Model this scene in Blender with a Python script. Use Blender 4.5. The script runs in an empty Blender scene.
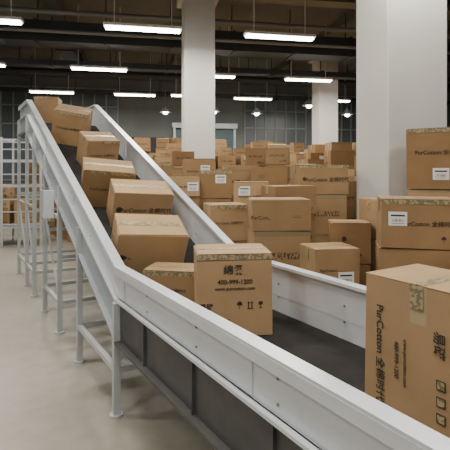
import bpy, bmesh, math, random
from mathutils import Vector, Matrix
random.seed(7)
C = bpy.context
COL = C.scene.collection

# ------------------------------------------------------------ materials
def newmat(name):
    m = bpy.data.materials.new(name); m.use_nodes = True
    nt = m.node_tree
    return m, nt, nt.nodes['Principled BSDF']

def mat(name, col, rough=0.6, metal=0.0, noise=0.0, nscale=3.0, bump=0.0, emit=None, estr=0, spec=0.5):
    m, nt, b = newmat(name)
    b.inputs['Base Color'].default_value = (*col, 1)
    b.inputs['Roughness'].default_value = rough
    b.inputs['Metallic'].default_value = metal
    b.inputs['Specular IOR Level'].default_value = spec
    if emit:
        b.inputs['Emission Color'].default_value = (*emit, 1)
        b.inputs['Emission Strength'].default_value = estr
    if noise > 0 or bump > 0:
        tc = nt.nodes.new('ShaderNodeTexCoord')
        n = nt.nodes.new('ShaderNodeTexNoise'); n.inputs['Scale'].default_value = nscale
        n.inputs['Detail'].default_value = 5
        nt.links.new(tc.outputs['Object'], n.inputs['Vector'])
        if noise > 0:
            r = nt.nodes.new('ShaderNodeValToRGB')
            r.color_ramp.elements[0].position = 0.3; r.color_ramp.elements[1].position = 0.7
            r.color_ramp.elements[0].color = (*[c*(1-noise) for c in col], 1)
            r.color_ramp.elements[1].color = (*[min(1, c*(1+noise)) for c in col], 1)
            nt.links.new(n.outputs['Fac'], r.inputs['Fac'])
            nt.links.new(r.outputs['Color'], b.inputs['Base Color'])
        if bump > 0:
            bp = nt.nodes.new('ShaderNodeBump'); bp.inputs['Strength'].default_value = bump
            bp.inputs['Distance'].default_value = 0.01
            nt.links.new(n.outputs['Fac'], bp.inputs['Height'])
            nt.links.new(bp.outputs['Normal'], b.inputs['Normal'])
    return m

def cardboard(name, marks):
    m, nt, b = newmat(name)
    N, Lk = nt.nodes, nt.links
    def math_(op, a, bb):
        n = N.new('ShaderNodeMath'); n.operation = op
        for i, v in enumerate((a, bb)):
            if isinstance(v, (int, float)): n.inputs[i].default_value = v
            else: Lk.new(v, n.inputs[i])
        return n.outputs[0]
    uv = N.new('ShaderNodeUVMap'); uv.uv_map = 'UVMap'
    sep = N.new('ShaderNodeSeparateXYZ'); Lk.new(uv.outputs[0], sep.inputs[0])
    u, v = sep.outputs[0], sep.outputs[1]
    def rect(u0, u1, v0, v1):
        a = math_('MULTIPLY', math_('GREATER_THAN', u, u0), math_('LESS_THAN', u, u1))
        c = math_('MULTIPLY', math_('GREATER_THAN', v, v0), math_('LESS_THAN', v, v1))
        return math_('MULTIPLY', a, c)
    att = N.new('ShaderNodeAttribute'); att.attribute_name = 'rnd'
    ramp = N.new('ShaderNodeValToRGB')
    ramp.color_ramp.elements[0].color = (0.29, 0.170, 0.078, 1)
    ramp.color_ramp.elements[1].color = (0.50, 0.330, 0.175, 1)
    Lk.new(att.outputs['Fac'], ramp.inputs['Fac'])
    tc = N.new('ShaderNodeTexCoord')
    ns = N.new('ShaderNodeTexNoise'); ns.inputs['Scale'].default_value = 5; ns.inputs['Detail'].default_value = 6
    Lk.new(tc.outputs['Object'], ns.inputs['Vector'])
    mx0 = N.new('ShaderNodeMix'); mx0.data_type = 'RGBA'; mx0.blend_type = 'MULTIPLY'
    mx0.inputs['Factor'].default_value = 0.35
    Lk.new(ramp.outputs['Color'], mx0.inputs[6]); Lk.new(ns.outputs['Fac'], mx0.inputs[7])
    col = mx0.outputs[2]
    def over(base, fac, c):
        mx = N.new('ShaderNodeMix'); mx.data_type = 'RGBA'
        Lk.new(fac, mx.inputs['Factor']); Lk.new(base, mx.inputs[6]); mx.inputs[7].default_value = (*c, 1)
        return mx.outputs[2]
    tape = math_('MAXIMUM', rect(2.0, 3.0, 0.43, 0.57), rect(4.43, 4.57, 0.72, 1.01))
    col = over(col, math_('MULTIPLY', tape, 0.75), (0.42, 0.34, 0.20))
    seam = math_('MAXIMUM', rect(2.0, 3.0, 0.494, 0.506), rect(2.0, 3.0, 0.02, 0.03))
    col = over(col, math_('MULTIPLY', seam, 0.6), (0.10, 0.06, 0.03))
    if marks:
        mp = N.new('ShaderNodeVectorMath'); mp.operation = 'MULTIPLY'
        Lk.new(uv.outputs[0], mp.inputs[0]); mp.inputs[1].default_value = (34, 12, 1)
        n2 = N.new('ShaderNodeTexNoise'); n2.inputs['Scale'].default_value = 1.0; n2.inputs['Detail'].default_value = 1
        n2.noise_dimensions = '3D'
        ad = N.new('ShaderNodeVectorMath'); ad.operation = 'ADD'
        cmb = N.new('ShaderNodeCombineXYZ'); Lk.new(math_('MULTIPLY', att.outputs['Fac'], 57.0), cmb.inputs[2])
        Lk.new(mp.outputs[0], ad.inputs[0]); Lk.new(cmb.outputs[0], ad.inputs[1])
        Lk.new(ad.outputs[0], n2.inputs['Vector'])
        t = math_('GREATER_THAN', n2.outputs['Fac'], 0.5)
        has = math_('GREATER_THAN', att.outputs['Fac'], 0.2)
        r1 = math_('MULTIPLY', math_('MULTIPLY', rect(0.16, 0.84, 0.46, 0.59), t), has)
        r2 = math_('MULTIPLY', rect(0.60, 0.92, 0.10, 0.24), t)
        r3 = math_('MULTIPLY', rect(4.15, 4.6, 0.2, 0.4), t)
        k = math_('MAXIMUM', r1, math_('MAXIMUM', r2, r3))
        col = over(col, math_('MULTIPLY', k, 0.82), (0.04, 0.03, 0.02))
        g = math_('MULTIPLY', rect(0.0, 1.0, 0.90, 1.0), math_('GREATER_THAN', att.outputs['Fac'], 0.45))
        col = over(col, math_('MULTIPLY', g, 0.6), (0.20, 0.19, 0.11))
    Lk.new(col, b.inputs['Base Color'])
    b.inputs['Roughness'].default_value = 0.7
    b.inputs['Specular IOR Level'].default_value = 0.3
    bp = N.new('ShaderNodeBump'); bp.inputs['Strength'].default_value = 0.2; bp.inputs['Distance'].default_value = 0.02
    Lk.new(ns.outputs['Fac'], bp.inputs['Height']); Lk.new(bp.outputs['Normal'], b.inputs['Normal'])
    return m

M_CARD = cardboard('cardboard_printed', True)
M_CARDP = cardboard('cardboard_plain', False)
M_WHITE = mat('painted_steel_white', (0.68, 0.71, 0.76), 0.28, 0.25, 0.05, 4)
M_BLUEG = mat('painted_steel_bluegrey', (0.38, 0.42, 0.46), 0.35, 0.2, 0.08, 3)
M_DARKP = mat('skirt_grey', (0.075, 0.075, 0.075), 0.5, 0.1, 0.2, 8)
M_BELT = mat('belt_rubber', (0.028, 0.026, 0.025), 0.8, 0, 0.25, 6, 0.1, spec=0.12)
M_LEG = mat('leg_steel', (0.52, 0.55, 0.57), 0.35, 0.2)
M_BOLT = mat('bolt_steel', (0.35, 0.35, 0.35), 0.3, 0.9)
M_INK = mat('ink_black', (0.035, 0.028, 0.022), 0.7)
M_PAPER = mat('label_paper', (0.74, 0.74, 0.73), 0.6)
def tape_mat():
    m, nt, b = newmat('printed_tape')
    N, L = nt.nodes, nt.links
    tc = N.new('ShaderNodeTexCoord')
    n = N.new('ShaderNodeTexNoise'); n.inputs['Scale'].default_value = 55; n.inputs['Detail'].default_value = 1
    L.new(tc.outputs['Object'], n.inputs['Vector'])
    r = N.new('ShaderNodeValToRGB')
    r.color_ramp.elements[0].position = .48; r.color_ramp.elements[0].color = (0.40, 0.30, 0.17, 1)
    r.color_ramp.elements[1].position = .52; r.color_ramp.elements[1].color = (0.17, 0.16, 0.09, 1)
    L.new(n.outputs['Fac'], r.inputs['Fac']); L.new(r.outputs['Color'], b.inputs['Base Color'])
    b.inputs['Roughness'].default_value = .35
    return m
M_TAPE = tape_mat()
M_COLM = mat('column_paint', (0.60, 0.60, 0.57), 0.7, 0, 0.04, 2)
M_WALL = mat('wall_paint', (0.16, 0.175, 0.165), 0.8, 0, 0.1, 1)
M_CEIL = mat('ceiling_paint', (0.17, 0.165, 0.14), 0.85, 0, 0.15, 1)
M_DUCT = mat('duct_dark', (0.022, 0.024, 0.026), 0.6, 0.2, 0.15, 2)
M_PIPE = mat('pipe_grey', (0.16, 0.16, 0.155), 0.5, 0.3)
M_FRAME = mat('window_frame', (0.26, 0.28, 0.28), 0.5)
M_GLASS = mat('window_glass', (0.10, 0.12, 0.13), 0.3, 0.0, 0.25, 0.8)
M_DOOR = mat('door_teal', (0.07, 0.13, 0.14), 0.5)
M_TUBE = mat('tube_glow', (1, 1, 1), 0.5, emit=(1.0, 0.98, 0.92), estr=22)
M_FIX = mat('fixture_white', (0.7, 0.7, 0.7), 0.5)

def floor_mat():
    m, nt, b = newmat('concrete_floor')
    N, L = nt.nodes, nt.links
    tc = N.new('ShaderNodeTexCoord')
    n = N.new('ShaderNodeTexNoise'); n.inputs['Scale'].default_value = 0.7; n.inputs['Detail'].default_value = 8
    n2 = N.new('ShaderNodeTexNoise'); n2.inputs['Scale'].default_value = 9; n2.inputs['Detail'].default_value = 8
    L.new(tc.outputs['Object'], n.inputs['Vector']); L.new(tc.outputs['Object'], n2.inputs['Vector'])
    ad = N.new('ShaderNodeMath'); ad.operation = 'MULTIPLY_ADD'; ad.inputs[1].default_value = 0.4
    L.new(n2.outputs['Fac'], ad.inputs[0]); L.new(n.outputs['Fac'], ad.inputs[2])
    r = N.new('ShaderNodeValToRGB')
    r.color_ramp.elements[0].position = 0.45; r.color_ramp.elements[0].color = (0.25, 0.23, 0.19, 1)
    r.color_ramp.elements[1].position = 0.95; r.color_ramp.elements[1].color = (0.40, 0.37, 0.31, 1)
    L.new(ad.outputs[0], r.inputs['Fac']); L.new(r.outputs['Color'], b.inputs['Base Color'])
    b.inputs['Roughness'].default_value = 0.38
    return m
M_FLOOR = floor_mat()

# ------------------------------------------------------------ mesh helpers
def obj_from(bm, name, mats, parent=None, smooth=False):
    me = bpy.data.meshes.new(name)
    bm.normal_update(); bm.to_mesh(me); bm.free()
    for m in mats: me.materials.append(m)
    if smooth:
        for p in me.polygons: p.use_smooth = True
    o = bpy.data.objects.new(name, me); COL.objects.link(o)
    if parent: o.parent = parent
    return o

def empty(name, loc=(0, 0, 0)):
    e = bpy.data.objects.new(name, None); e.location = loc; e.empty_display_size = 0.1
    COL.objects.link(e); return e

def add_box(bm, mtx, size, mi=0):
    g = bmesh.ops.create_cube(bm, size=1.0, matrix=mtx @ Matrix.Diagonal((*size, 1)))
    fs = set(f for v in g['verts'] for f in v.link_faces)
    for f in fs: f.material_index = mi
    return g['verts']

def add_bar(bm, a, b, w, h=None, mi=0, up=Vector((0, 0, 1))):
    a, b = Vector(a), Vector(b); h = h or w
    d = (b-a); ln = d.length; d.normalize()
    if abs(d.dot(up)) > 0.99: up = Vector((0.5225, -0.8526, 0)) 
    x = d.cross(up).normalized(); y = x.cross(d).normalized()
    R = Matrix((x, y, d)).transposed().to_4x4()
    return add_box(bm, Matrix.Translation((a+b)/2) @ R, (w, h, ln), mi)

def add_cyl(bm, a, b, r, seg=16, mi=0):
    a, b = Vector(a), Vector(b); d = b-a
    R = d.to_track_quat('Z', 'Y').to_matrix().to_4x4()
    g = bmesh.ops.create_cone(bm, cap_ends=True, segments=seg, radius1=r, radius2=r, depth=d.length,
                              matrix=Matrix.Translation((a+b)/2) @ R)
    for f in set(f for v in g['verts'] for f in v.link_faces): f.material_index = mi

# carton geometry ------------------------------------------------
def add_carton(bm, mtx, w, d, h, rnd, uvl, rl, mi=0, jit=0.0):
    P = []
    for z in (0, h):
        for (x, y) in ((-w/2, -d/2), (w/2, -d/2), (w/2, d/2), (-w/2, d/2)):
            j = jit if z else 0
            P.append(bm.verts.new(mtx @ Vector((x+random.uniform(-j, j), y+random.uniform(-j, j), z+random.uniform(-j, 0)))))
    F = [((0, 1, 5, 4), 0), ((1, 2, 6, 5), 4), ((2, 3, 7, 6), 0), ((3, 0, 4, 7), 4), ((4, 5, 6, 7), 2), ((3, 2, 1, 0), 6)]
    for idx, off in F:
        f = bm.faces.new([P[i] for i in idx]); f.material_index = mi
        f[rl] = rnd
        for lp, uv in zip(f.loops, ((0, 0), (1, 0), (1, 1), (0, 1))):
            lp[uvl].uv = (uv[0]+off, uv[1])

def carton_bm():
    bm = bmesh.new()
    uvl = bm.loops.layers.uv.new('UVMap'); rl = bm.faces.layers.float.new('rnd')
    return bm, uvl, rl

def text_child(parent, body, size, loc, rot, name='printed_text', align='CENTER', m=None):
    cu = bpy.data.curves.new(name, 'FONT'); cu.body = body; cu.size = size
    cu.align_x = align; cu.align_y = 'CENTER'; cu.extrude = 0.0003; cu.offset = size*.012
    o = bpy.data.objects.new(name, cu); COL.objects.link(o)
    cu.materials.append(m or M_INK)
    o.parent = parent; o.location = loc; o.rotation_euler = rot
    return o

def face_mark_mesh(parent, w, d, h, spec):
    bm = bmesh.new()
    def q(x, z, sx, sz, mi, off=0.0012, rot=0.0):
        Mx = Matrix.Translation((x, -d/2-off, z)) @ Matrix.Rotation(rot, 4, 'Y')
        add_box(bm, Mx, (sx, 0.0008, sz), mi)
    for k, u, v in spec:
        x, z = -w/2+u*w, v*h
        s = 0.035
        if k == 'umbrella':
            q(x, z, s, .003, 0); q(x, z+.008, s*.8, .012, 0); q(x, z+.016, s*.4, .008, 0); q(x, z-.012, .003, .024, 0)
        elif k == 'arrows':
            for dx in (-.01, .01):
                q(x+dx, z-.004, .006, .03, 0); q(x+dx, z+.012, .01, .01, 0, rot=.785)
            q(x, z-.022, s, .004, 0)
        elif k == 'glass':
            q(x, z+.008, .024, .018, 0); q(x, z-.008, .004, .02, 0); q(x, z-.019, .02, .004, 0)
        elif k == 'label':
            q(x, z, .12, .095, 1, .002)
            q(x, z+.022, .09, .012, 0, .003)
            for i in range(9): q(x-.035+i*.009, z-.012, random.choice((.002, .004)), .02, 0, .003)
            q(x, z-.032, .08, .003, 0, .003)
        elif k == 'tape':
            q(0, h-.018, w*.99, .03, 2)
        elif k == 'lines':
            for i in range(4): q(x, z-i*.016, .12-.02*(i % 2), .005, 0)
    return obj_from(bm, 'printed_marks', [M_INK, M_PAPER, M_TAPE], parent)

def hero(name, mtx, w, d, h, rnd=None, texts=(), marks=(), extra=None):
    bm, uvl, rl = carton_bm()
    add_carton(bm, Matrix(), w, d, h, random.random() if rnd is None else rnd, uvl, rl, 0, 0.008)
    bm.faces.ensure_lookup_table(); val = bm.faces[0][rl]
    for sy in (-1, 1):
        g = bmesh.ops.create_cube(bm, size=1.0, matrix=Matrix.Translation((0, sy*(d/4+.0015), h+.0005)) @ Matrix.Diagonal((w*.985, d/2-.006, .004, 1)))
        for f in set(f for v in g['verts'] for f in v.link_faces): f[rl] = val
    o = obj_from(bm, name, [M_CARDP, M_TAPE])
    bv = o.modifiers.new('bev', 'BEVEL'); bv.width = 0.004; bv.segments = 2; bv.limit_method = 'ANGLE'
    o.matrix_world = mtx
    bt = bmesh.new()
    add_box(bt, Matrix.Translation((0, 0, h+.0033)), (w*.98, .055, .001), 0)
    for sx in (-1, 1):
        add_box(bt, Matrix.Translation((sx*(w/2+.0015), 0, h-.045)), (.001, .055, .09), 0)
    if extra: extra(bt)
    obj_from(bt, 'closing_tape', [M_TAPE, M_PAPER, M_INK], o)
    if marks: face_mark_mesh(o, w, d, h, marks)
    for (body, size, u, v, face, rotz) in texts:
        if face == 'F':
            lo = (-w/2+u*w, -d/2-.002, v*h); ro = Matrix.Rotation(math.pi/2, 4, 'X') @ Matrix.Rotation(rotz, 4, 'Z')
        elif face == 'L':
            lo = (-w/2-.002, d/2-u*d, v*h); ro = Matrix.Rotation(-math.pi/2, 4, 'Z') @ Matrix.Rotation(math.pi/2, 4, 'X') @ Matrix.Rotation(rotz, 4, 'Z')
        elif face == 'R':
            lo = (w/2+.002, -d/2+u*d, v*h); ro = Matrix.Rotation(math.pi/2, 4, 'Z') @ Matrix.Rotation(math.pi/2, 4, 'X') @ Matrix.Rotation(rotz, 4, 'Z')
        else:
            lo = (-w/2+u*w, -d/2+v*d, h+.004); ro = Matrix.Rotation(rotz, 4, 'Z')
        text_child(o, body, size, lo, ro.to_euler())
    return o

# ------------------------------------------------------------ conveyor
D = Vector((-0.5225, 0.8526, 0)); Pp = Vector((0.8526, 0.5225, 0)); L1 = Vector((-0.70, 3.0, 0)); W = 0.95
ZR = 0.96; TOPA = 4.0; ZT = 2.62; SL = (ZT-ZR)/TOPA
def ztop(a):
    return ZR if a <= 0 else (ZR+SL*a if a < TOPA else ZT)
def pt(a, o, dz=0.0):
    v = L1 + D*a + Pp*o; v.z = ztop(a)+dz; return v
BELT = -0.31

def path_prism(bm, alist, o0, o1, z0, z1, mi=0):
    rings = []
    for a in alist:
        rings.append([bm.verts.new(pt(a, o, z)) for (o, z) in ((o0, z0), (o1, z0), (o1, z1), (o0, z1))])
    for r0, r1 in zip(rings, rings[1:]):
        for i in range(4):
            f = bm.faces.new((r0[i], r0[(i+1) % 4], r1[(i+1) % 4], r1[i])); f.material_index = mi
    f = bm.faces.new(rings[0]); f.material_index = mi
    f = bm.faces.new(rings[-1][::-1]); f.material_index = mi
    
conv = empty('belt_conveyor')
A_ALL = [-3.0, 0, TOPA, TOPA+0.9]
def part(name, fn, mats):
    bm = bmesh.new(); fn(bm)
    bmesh.ops.recalc_face_normals(bm, faces=bm.faces)
    return obj_from(bm, name, mats, conv)
def rails(bm):
    for s, o in ((-1, 0), (1, W)):
        path_prism(bm, A_ALL, o-.006, o+.006, -.205, -.0)
        path_prism(bm, A_ALL, o-.035, o+.035, -.006, .012)
        x = o + s*.032
        path_prism(bm, A_ALL, x-.004, x+.004, -.045, .0)
        path_prism(bm, A_ALL, min(o, o+s*.04), max(o, o+s*.04), -.215, -.200)
        path_prism(bm, A_ALL, o-.004, o+.004, -.33, -.20)
part('side_rails', rails, [M_WHITE])
def incl_panels(bm):
    for s, o in ((-1, -.016), (1, W+.016)):
        path_prism(bm, [0.0, TOPA, TOPA+.9], o-.004, o+.004, -.43, -.205)
        path_prism(bm, [0.0, TOPA, TOPA+.9], min(o, o+s*.04), max(o, o+s*.04), -.44, -.425)
part('incline_side_panels', incl_panels, [M_BLUEG])
def skirts(bm):
    for s, o in ((-1, -.012), (1, W+.012)):
        path_prism(bm, [-3.0, -.02], o-.004, o+.004, -.47, -.20)
        path_prism(bm, [-3.0, -.02], min(o, o+s*.045), max(o, o+s*.045), -.48, -.465)
        for a in [-.5-.6*i for i in range(5)]:
            path_prism(bm, [a-.004, a+.004], min(o, o+s*.02), max(o, o+s*.02), -.465, -.215)
part('lower_skirts', skirts, [M_DARKP])
def belt(bm):
    path_prism(bm, A_ALL, .012, W-.012, BELT-.012, BELT)
    path_prism(bm, A_ALL, .03, W-.03, -.43, -.42)
part('belt', belt, [M_BELT])
def bolts(bm):
    for a in [-2.9+.6*i for i in range(13)]:
        for dz in (-.07, -.16):
            p = pt(a, -.006, dz); add_cyl(bm, p, p-Pp*.006, .006, 8)
            p = pt(a, W-.006, dz-.05); add_cyl(bm, p, p-Pp*.006, .006, 8)
part('bolts', bolts, [M_BOLT])
def joints(bm):
    for a in (-1.5, 1.33, 2.66):
        path_prism(bm, [a-.05, a+.05], -.012, -.004, -.19, -.05)
        path_prism(bm, [a-.05, a+.05], W-.012, W-.004, -.25, -.05)
    path_prism(bm, [-.12, 0, .12], -.014, -.004, -.19, -.04)
part('joint_plates', joints, [M_WHITE])
def rollers(bm):
    for a in (-3.0, TOPA+.9):
        add_cyl(bm, pt(a, .02, -.37), pt(a, W-.02, -.37), .055, 20)
    for a in (-2.4, -1.6, -.8, 0, .8, 1.6, 2.4, 3.2):
        add_cyl(bm, pt(a, .02, -.45), pt(a, W-.02, -.45), .025, 12)
part('rollers', rollers, [M_BOLT])
def legs(bm):
    for a in (-2.6, -.03, .95, 1.75, 2.55, 3.3, 3.95, 4.8):
        for o in (-.035, W+.035):
            top = pt(a, o, -.22); foot = Vector((top.x, top.y, 0.012))
            add_bar(bm, foot, top, .045)
            add_cyl(bm, (foot.x, foot.y, 0), (foot.x, foot.y, .015), .045, 12)
        zt = pt(a, 0, -.5).z
        for z in (.30, zt):
            p = pt(a, -.035); q = pt(a, W+.035); p.z = q.z = z
            add_bar(bm, p, q, .04)
        if zt > .95:
            p = pt(a, -.035); q = pt(a, W+.035); p.z = q.z = zt*.55+.1
            add_bar(bm, p, q, .035)
    for o in (-.035, W+.035):
        for a0, a1 in ((-.03, .95), (1.75, 2.55), (3.3, 3.95), (3.95, 4.8)):
            p = pt(a0, o); q = pt(a1, o); p.z = q.z = .30
            add_bar(bm, p, q, .035)
            if a0 > 1:
                p.z = q.z = 1.15; add_bar(bm, p, q, .035)
                p.z = .3; q.z = 1.15; add_bar(bm, p, q, .02)
part('support_legs', legs, [M_LEG])
def cbox(bm):
    R = Matrix((D, Pp, Vector((0, 0, 1)))).transposed().to_4x4()
    add_box(bm, Matrix.Translation(pt(2.0, -.11, -.52)) @ R, (.20, .10, .28), 0)
part('control_box', cbox, [M_WHITE])

# ------------------------------------------------------------ cartons on the conveyor
def M_flat(x, y, z, yaw):
    return Matrix.Translation((x, y, z)) @ Matrix.Rotation(math.radians(yaw), 4, 'Z')
ang = math.atan(SL)
D3 = Vector((D.x*math.cos(ang), D.y*math.cos(ang), math.sin(ang)))
N3 = Pp.cross(D3)
def M_inc(a, off, yaw, lift=.001):
    c = L1 + D*a + Pp*(W/2+off); c.z = ztop(a)+BELT+lift
    R = Matrix((Pp, D3, N3)).transposed().to_4x4()
    return Matrix.Translation(c) @ R @ Matrix.Rotation(math.radians(yaw), 4, 'Z')
zb = ZR+BELT+.001
BR = 'PurCotton 全棉时代'
hero('cardboard_box', M_flat(.04, 2.78, zb, 6), .44, .36, .475, .8,
     [('400-999-1200', .036, .5, .66, 'F', 0), ('www.purcotton.com', .028, .5, .58, 'F', 0), ('绵柔', .06, .48, .80, 'F', 0), ('易碎', .04, .12, .36, 'F', 0)],
     [('tape', 0, 0), ('umbrella', .56, .38), ('arrows', .70, .38), ('glass', .84, .38), ('umbrella', .12, .2), ('lines', .3, .2)])
hero('cardboard_box', M_flat(-.36, 3.22, zb, -10), .38, .28, .27, .5, [(BR, .028, .5, .5, 'F', 0)], [('tape', 0, 0)])
cF = Vector((.59, 1.9, 0)) + Vector((.5225, -.8526, 0))*.24 + Pp*.19
def fx(bt):
    w, d, h = .36, .50, .52
    X = -w/2-.002
    for i, z in enumerate((.04, .10, .16)):
        add_box(bt, Matrix.Translation((X, -.10, z+.02)), (.001, .036, .036), 2)
        add_box(bt, Matrix.Translation((X-.0006, -.10, z+.02)), (.001, .028, .028), 0)
hero('cardboard_box', Matrix.Translation((cF.x, cF.y, zb)) @ Matrix((Pp, D, Vector((0, 0, 1)))).transposed().to_4x4(),
     .36, .50, .52, .75, [(BR, .046, .16, .40, 'L', -math.pi/2), ('400-999-1200', .026, .32, .40, 'L', -math.pi/2), ('www.purcotton.com', .022, .40, .40, 'L', -math.pi/2), ('易碎', .05, .68, .62, 'L', -math.pi/2)], [], fx)
hero('cardboard_box', M_inc(.52, -.10, -10), .53, .34, .35, .85, [(BR, .055, .56, .45, 'F', 0), ('●', .07, .10, .45, 'F', 0)], [('tape', 0, 0)])
hero('cardboard_box', M_inc(1.20, .09, -8), .54, .32, .34, .95, [(BR, .056, .56, .5, 'F', 0), ('●', .07, .10, .5, 'F', 0)], [('umbrella', .8, .16), ('lines', .2, .3)])
hero('cardboard_box', M_inc(1.60, -.10, -12), .48, .34, .38, .3, [(BR, .04, .5, .5, 'F', 0)], [('tape', 0, 0)])
hero('cardboard_box', M_inc(2.50, .06, 4), .38, .34, .36, .5, [(BR, .034, .5, .5, 'F', 0)], [('tape', 0, 0)])
hero('cardboard_box', M_inc(3.28, -.06, -24), .42, .36, .44, .2, [(BR, .036, .5, .5, 'F', 0)], [('tape', 0, 0)])
hero('cardboard_box', M_flat(*(L1+D*4.25+Pp*(W/2-.18)).xy, ZT+BELT+.001, 10), .34, .30, .40, .4, [], [('tape', 0, 0)])

# ------------------------------------------------------------ pile stacks
U = Vector((.983, .184, 0)); V = Vector((-.184, .983, 0)); BYAW = math.degrees(math.atan2(.184, .983))
cols = [(1.79, 4.62, .64), (-.56, 9.3, .62), (3.15, 14.2, .62), (-7.2, 7.9, .62), (7.6, 10.5, .62)]
bm, uvl, rl = carton_bm()
labels = bmesh.new()
occupied = []
def stack(x, y, w, d, ztop_, yaw):
    z = 0.0
    while z < ztop_-.02:
        rem = ztop_-z
        h = random.uniform(.27, .38)
        if rem < .45: h = rem
        elif rem-h < .22: h = rem/2
        ww = w*random.uniform(.94, 1); dd = d*random.uniform(.94, 1)
        add_carton(bm, M_flat(x+random.uniform(-.008, .008), y+random.uniform(-.008, .008), z, yaw+random.uniform(-3, 3)), ww, dd, h-.001, random.random(), uvl, rl, 0, .004)
        z += h
H = [
 (.47, 3.98, .50, .34, .27, 1.37, 4, [(BR, .045, .36, .42, 'F', 0)], [('tape', 0, 0), ('label', .76, .55)]),
 (.00, 4.32, .36, .34, .34, 1.30, 14, [(BR, .03, .5, .5, 'F', 0)], [('tape', 0, 0)]),
 (1.36, 3.22, .50, .38, .34, 1.42, -14, [(BR, .04, .62, .5, 'F', 0)], [('tape', 0, 0), ('label', .22, .6), ('umbrella', .8, .2)]),
 (1.84, 3.78, .52, .42, .50, 1.96, -32, [(BR, .045, .5, .6, 'F', 0), ('易碎 ↑↑', .05, .5, .3, 'L', 0)], [('tape', 0, 0), ('label', .5, .25)]),
 (1.03, 4.95, .54, .38, .32, 1.68, 6, [(BR, .055, .56, .5, 'F', 0), ('●', .05, .1, .52, 'F', 0)], [('tape', 0, 0)]),
 (.78, 3.38, .34, .30, .31, 1.05, 10, [(BR, .03, .5, .5, 'F', 0)], [('label', .7, .3)]),
 (1.02, 3.70, .30, .26, .33, 1.20, -6, [('●', .05, .3, .6, 'F', 0)], [('umbrella', .7, .2)]),
 (1.36, 3.75, .34, .36, .32, 1.38, 8, [(BR, .03, .5, .5, 'F', 0)], [('tape', 0, 0)]),
 (-.50, 5.1, .38, .34, .22, 1.55, 12, [(BR, .03, .5, .5, 'F', 0)], [('label', .8, .5)]),
 (-.12, 5.25, .36, .34, .32, 1.62, 6, [], [('label', .65, .7), ('tape', 0, 0)]),
 (.28, 4.75, .36, .32, .30, 1.50, -4, [(BR, .03, .5, .5, 'F', 0)], [('label', .3, .7)]),
 (.55, 5.5, .44, .36, .30, 1.66, -10, [(BR, .035, .5, .5, 'F', 0)], [('label', .3, .7)]),
 (-.95, 6.0, .46, .36, .30, 1.72, 10, [(BR, .035, .5, .5, 'F', 0)], [('tape', 0, 0)]),
 (-.35, 6.1, .42, .36, .34, 1.78, 2, [(BR, .035, .5, .5, 'F', 0)], [('label', .7, .6)]),
]
for (x, y, w, d, h, top, yaw, tx, mk) in H:
    stack(x, y, w, d, top-h-.002, yaw)
    hero('cardboard_box', M_flat(x, y, top-h+.001, yaw), w, d, h-.006, None, tx, mk)
    occupied.append((x, y, max(w, d)*.53))
cell = .47
for i in range(-16, 28):
    for j in range(2, 32):
        p = U*(i*cell+(j % 2)*.2) + V*(j*cell+1.5)
        x, y = p.x+random.uniform(-.03, .03), p.y+random.uniform(-.03, .03)
        rel = Vector((x, y, 0))-L1
        perp = rel.dot(Pp)
        if perp < W+.38 or y > 15.2 or y < 2.2: continue
        if x > .56*y+1.6: continue
        if any(abs(x-cx) < cw/2+.32 and abs(y-cy) < cw/2+.32 for cx, cy, cw in cols): continue
        if any(math.hypot(x-ox, y-oy) < r+.20 for ox, oy, r in occupied): continue
        base = 1.24+.085*(y-3.4)
        if y < 4.2: base -= .12
        if x > .2*y and y > 5.4: base += .16
        if x > .38*y and y > 4.2: base += .16
        base += .16*math.sin(x*1.7+1)*math.cos(y*1.1)
        top = base+random.uniform(-.28, .2)
        top = max(.6, min(2.35, top))
        w = random.uniform(.38, .46); d = random.uniform(.34, .42)
        yaw = BYAW+random.uniform(-9, 9)
        stack(x, y, w, d, top, yaw)
        if random.random() < .2:
            hh = random.uniform(.2, .3)
            Mt = M_flat(x, y, top+.03, yaw+random.uniform(-40, 40)) @ Matrix.Rotation(random.uniform(-.12, .12), 4, 'X')
            add_carton(bm, Mt, random.uniform(.3, .42), random.uniform(.26, .34), hh, random.random(), uvl, rl, 0, .004)
        if random.random() < .35:
            mm = M_flat(x, y, top-.1, yaw)
            add_box(labels, mm @ Matrix.Translation((random.uniform(-.1, .1), -d/2-.004, 0)), (.11, .002, .09), 0)
pile = obj_from(bm, 'cardboard_box_pile', [M_CARD])
obj_from(labels, 'shipping_labels', [M_PAPER], pile)

# ------------------------------------------------------------ building
def rotM(x, y, z): return Matrix.Translation((x, y, z)) @ Matrix.Rotation(math.radians(BYAW), 4, 'Z')
def simple(name, mtx, size, m, parent=None):
    b = bmesh.new(); add_box(b, mtx, size); return obj_from(b, name, [m], parent)
CZ = 5.7
Cn = V*6
simple('floor', rotM(Cn.x, Cn.y, -.05), (34, 26, .1), M_FLOOR)
simple('ceiling', rotM(Cn.x, Cn.y, CZ+.05), (34, 26, .1), M_CEIL)
bw = V*18.6
simple('wall_back', rotM(bw.x, bw.y, CZ/2), (34, .2, CZ), M_WALL)
lw = U*-13+V*6
simple('wall_left', rotM(lw.x, lw.y, CZ/2), (.2, 25, CZ), M_WALL)
rw = U*15+V*6
simple('wall_right', rotM(rw.x, rw.y, CZ/2), (.2, 25, CZ), M_WALL)
for (x, y, w) in cols:
    b = bmesh.new()
    add_box(b, rotM(x, y, CZ/2), (w, w, CZ)); 
    add_box(b, rotM(x, y, CZ-.3), (w+.2, w+.2, .6))
    add_box(b, rotM(x, y, .06), (w+.04, w+.04, .12))
    o = obj_from(b, 'column', [M_COLM])
    bv = o.modifiers.new('b', 'BEVEL'); bv.width = .015
def wallpt(u, z, off=0.0):
    p = V*(18.5-off)+U*u; return Vector((p.x, p.y, z))
k = 0
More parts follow.
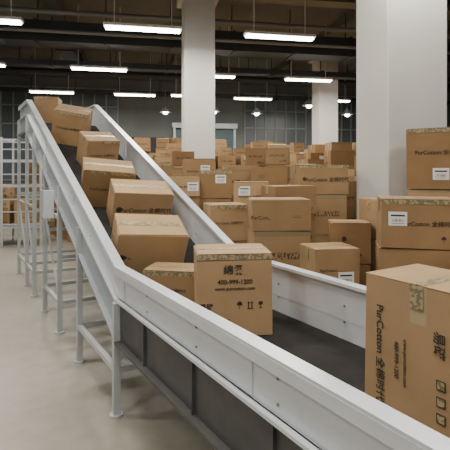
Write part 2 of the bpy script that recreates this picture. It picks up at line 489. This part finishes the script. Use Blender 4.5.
for u0 in (-12.6, -9.6, -6.6, -3.6, 4.3, 7.3, 10.3):
    k += 1
    e = empty('window_%d' % k)
    b = bmesh.new()
    ww, z0, z1 = 2.7, 1.3, 4.9
    c = wallpt(u0+ww/2, (z0+z1)/2, .02)
    add_box(b, rotM(*c), (ww, .02, z1-z0))
    obj_from(b, 'glass', [M_GLASS], e)
    b = bmesh.new()
    for i in range(7):
        c = wallpt(u0+ww*i/6, (z0+z1)/2, .05); add_box(b, rotM(*c), (.05, .06, z1-z0))
    for i in range(6):
        c = wallpt(u0+ww/2, z0+(z1-z0)*i/5, .05); add_box(b, rotM(*c), (ww, .06, .05))
    obj_from(b, 'mullions', [M_FRAME], e)
e = empty('door_1')
b = bmesh.new()
for i in range(20):
    c = wallpt(2.6, .1+i*.165, .05); add_box(b, rotM(*c), (2.4, .05, .155))
obj_from(b, 'slats', [M_DOOR], e)
b = bmesh.new()
for s in (-1, 1):
    c = wallpt(2.6+s*1.25, 1.7, .08); add_box(b, rotM(*c), (.1, .12, 3.4))
c = wallpt(2.6, 3.5, .12); add_box(b, rotM(*c), (2.7, .2, .2))
obj_from(b, 'frame', [M_BLUEG], e)
e = empty('dark_opening')  # opening in the back wall, its darkness painted as a flat dark panel
b = bmesh.new(); c = wallpt(.3, 1.5, .05); add_box(b, rotM(*c), (1.3, .05, 3.0)); obj_from(b, 'opening_shade', [M_DUCT], e)

def beam(name, u0, u1, v, z, w, h, m):
    c = U*((u0+u1)/2)+V*v
    b = bmesh.new(); add_box(b, rotM(c.x, c.y, z), (u1-u0, w, h))
    for i in range(int((u1-u0)/1.5)):
        cc = U*(u0+.7+i*1.5)+V*v
        add_box(b, rotM(cc.x, cc.y, z), (.05, w+.05, h+.05))
        add_box(b, rotM(cc.x, cc.y, (z+CZ)/2), (.02, .02, CZ-z))
    return obj_from(b, name, [m])
def lbeam(name, u, v0, v1, z, w, h, m):
    c = U*u+V*((v0+v1)/2)
    b = bmesh.new(); add_box(b, rotM(c.x, c.y, z), (w, v1-v0, h))
    for i in range(int((v1-v0)/1.5)):
        cc = U*u+V*(v0+.7+i*1.5)
        add_box(b, rotM(cc.x, cc.y, z), (w+.05, .05, h+.05))
        add_box(b, rotM(cc.x, cc.y, (z+CZ)/2), (.02, .02, CZ-z))
    return obj_from(b, name, [m])
for v in (4.5, 9.1, 13.4, 17.5):
    c = V*v
    simple('ceiling_beam', rotM(c.x, c.y, CZ-.25), (27, .35, .5), M_CEIL)
for u in (-9, -5.5, -2, 1.2, 5.3, 8.8):
    c = U*u + V*7
    simple('ceiling_joist', rotM(c.x, c.y, CZ-.12), (.2, 22, .24), M_CEIL)
beam('air_duct', -12.0, 13, 10.85, 4.74, .6, .46, M_DUCT)
beam('air_duct', -12, 13, 7.1, 4.95, .45, .34, M_DUCT)
beam('air_duct', -12, 13, 15.3, 4.9, .5, .4, M_DUCT)
lbeam('air_duct', -4.9, 2.5, 6.7, 4.95, .7, .4, M_DUCT)
lbeam('air_duct', -4.9, 7.5, 10.4, 4.95, .7, .4, M_DUCT)
lbeam('air_duct', -1.9, 11.3, 14.8, 4.85, .4, .3, M_DUCT)
lbeam('air_duct', -6.9, 11.3, 14.8, 4.85, .6, .3, M_DUCT)
beam('cable_tray', -12, 13, 6.0, 4.72, .35, .1, M_DUCT)
beam('cable_tray', -12, 13, 12.5, 4.45, .35, .14, M_DUCT)
beam('cable_tray', -12, 13, 16.9, 4.5, .3, .12, M_DUCT)
for (v, z, r) in ((10.2, 5.05, .06), (10.1, 4.6, .04), (14.2, 4.6, .08), (6.6, 5.2, .05), (5.2, 5.0, .04), (8.3, 5.1, .07)):
    b = bmesh.new(); add_cyl(b, V*v+U*-12+Vector((0, 0, z)), V*v+U*13+Vector((0, 0, z)), r, 12)
    obj_from(b, 'overhead_pipe', [M_PIPE if r < .07 else M_DUCT])

LP = [(-1.45, 7.98), (1.03, 8.46), (-3.1, 11.1), (-.39, 11.9), (2.3, 12.4), (-2.96, 14.8), (-1.13, 15.0), (.97, 15.6), (3.8, 16.0),
      (-4.1, 7.5), (-5.9, 10.6), (3.6, 8.9), (-1.3, 3.6), (1.6, 4.0), (-4.2, 3.2), (-5.5, 14.3), (5.2, 12.9), (0, .3), (-3, -.2), (3,.6)]
for (x, y) in LP:
    e = empty('fluorescent_light')
    b = bmesh.new()
    add_box(b, rotM(x, y, 4.17), (1.36, .20, .05))
    for s in (-.5, .5):
        p = U*s+Vector((x, y, 0))
        add_bar(b, (p.x, p.y, 4.19), (p.x, p.y, CZ), .012)
    obj_from(b, 'housing', [M_FIX], e)
    b = bmesh.new()
    for s in (-.05, .05):
        p = Vector((x, y, 4.125))+V*s
        add_cyl(b, p-U*.65, p+U*.65, .022, 10)
    obj_from(b, 'tubes', [M_TUBE], e)
    ld = bpy.data.lights.new('tube_light', 'AREA'); ld.shape = 'RECTANGLE'; ld.size = 1.3; ld.size_y = .16
    ld.energy = 76; ld.color = (1.0, .94, .83)
    lo = bpy.data.objects.new('tube_light', ld); COL.objects.link(lo); lo.parent = e
    lo.location = (x, y, 4.09); lo.rotation_euler = (0, 0, math.radians(BYAW))
for (x, y) in ((-2.2, 16.6), (1.2, 17.0), (2.8, 15), (4.7, 17.3), (-.4, 16.5)):
    e = empty('high_bay_lamp')
    b = bmesh.new()
    bmesh.ops.create_cone(b, cap_ends=False, segments=20, radius1=.22, radius2=.06, depth=.2, matrix=Matrix.Translation((x, y, 3.9)))
    add_cyl(b, (x, y, 4.0), (x, y, CZ), .012, 8)
    obj_from(b, 'shade', [M_PIPE], e)
    b = bmesh.new(); bmesh.ops.create_uvsphere(b, u_segments=12, v_segments=8, radius=.1, matrix=Matrix.Translation((x, y, 3.82)))
    obj_from(b, 'bulb', [M_TUBE], e)

# open tubular frame at far left
e = empty('storage_rack')
b = bmesh.new()
ox, oy = -5.2, 9.6
for du in (0, .8, 1.6, 2.4):
    for dv in (0, .9):
        p = Vector((ox, oy, 0))+U*(du-1.2)+V*dv
        add_bar(b, (p.x, p.y, 0), (p.x, p.y, 2.35), .045)
for z in (.4, 1.3, 1.85, 2.3):
    for dv in (0, .9):
        p = Vector((ox, oy, z))-U*1.2+V*dv
        add_bar(b, p, p+U*2.4, .035)
    for du in (0, .8, 1.6, 2.4):
        p = Vector((ox, oy, z))+U*(du-1.2)
        add_bar(b, p, p+V*.9, .035)
for i in range(8):
    p = Vector((ox, oy, .2+i*.27))+U*.4
    add_bar(b, p, p+U*.8, .025)
obj_from(b, 'tube_frame', [M_LEG], e)
b = bmesh.new()
p = Vector((ox, oy, .43))+V*.45
add_box(b, rotM(*p), (2.4, .86, .02))
obj_from(b, 'shelf', [M_BLUEG], e)
bm, uvl, rl = carton_bm()
for i in range(4):
    p = Vector((ox, oy, .44))+U*(-.85+i*.56)+V*.45
    z = .441
    for _ in range(2 if i % 2 else 3):
        hh = random.uniform(.28, .36)
        add_carton(bm, M_flat(p.x, p.y, z, BYAW+random.uniform(-5, 5)), .44, .5, hh-.002, random.random(), uvl, rl)
        z += hh
obj_from(bm, 'cartons', [M_CARD], e)

# ------------------------------------------------------------ world, camera
w = bpy.data.worlds.new('World'); C.scene.world = w; w.use_nodes = True
w.node_tree.nodes['Background'].inputs[0].default_value = (.82, .82, .80, 1)
w.node_tree.nodes['Background'].inputs[1].default_value = 0.4
cam = bpy.data.cameras.new('camera'); co = bpy.data.objects.new('camera', cam); COL.objects.link(co)
co.location = (0, 0, 1.6); co.rotation_euler = (math.pi/2, 0, 0)
cam.sensor_width = 36; cam.lens = 36.0
cam.shift_y = -(225-172)/450
cam.clip_end = 200
C.scene.camera = co
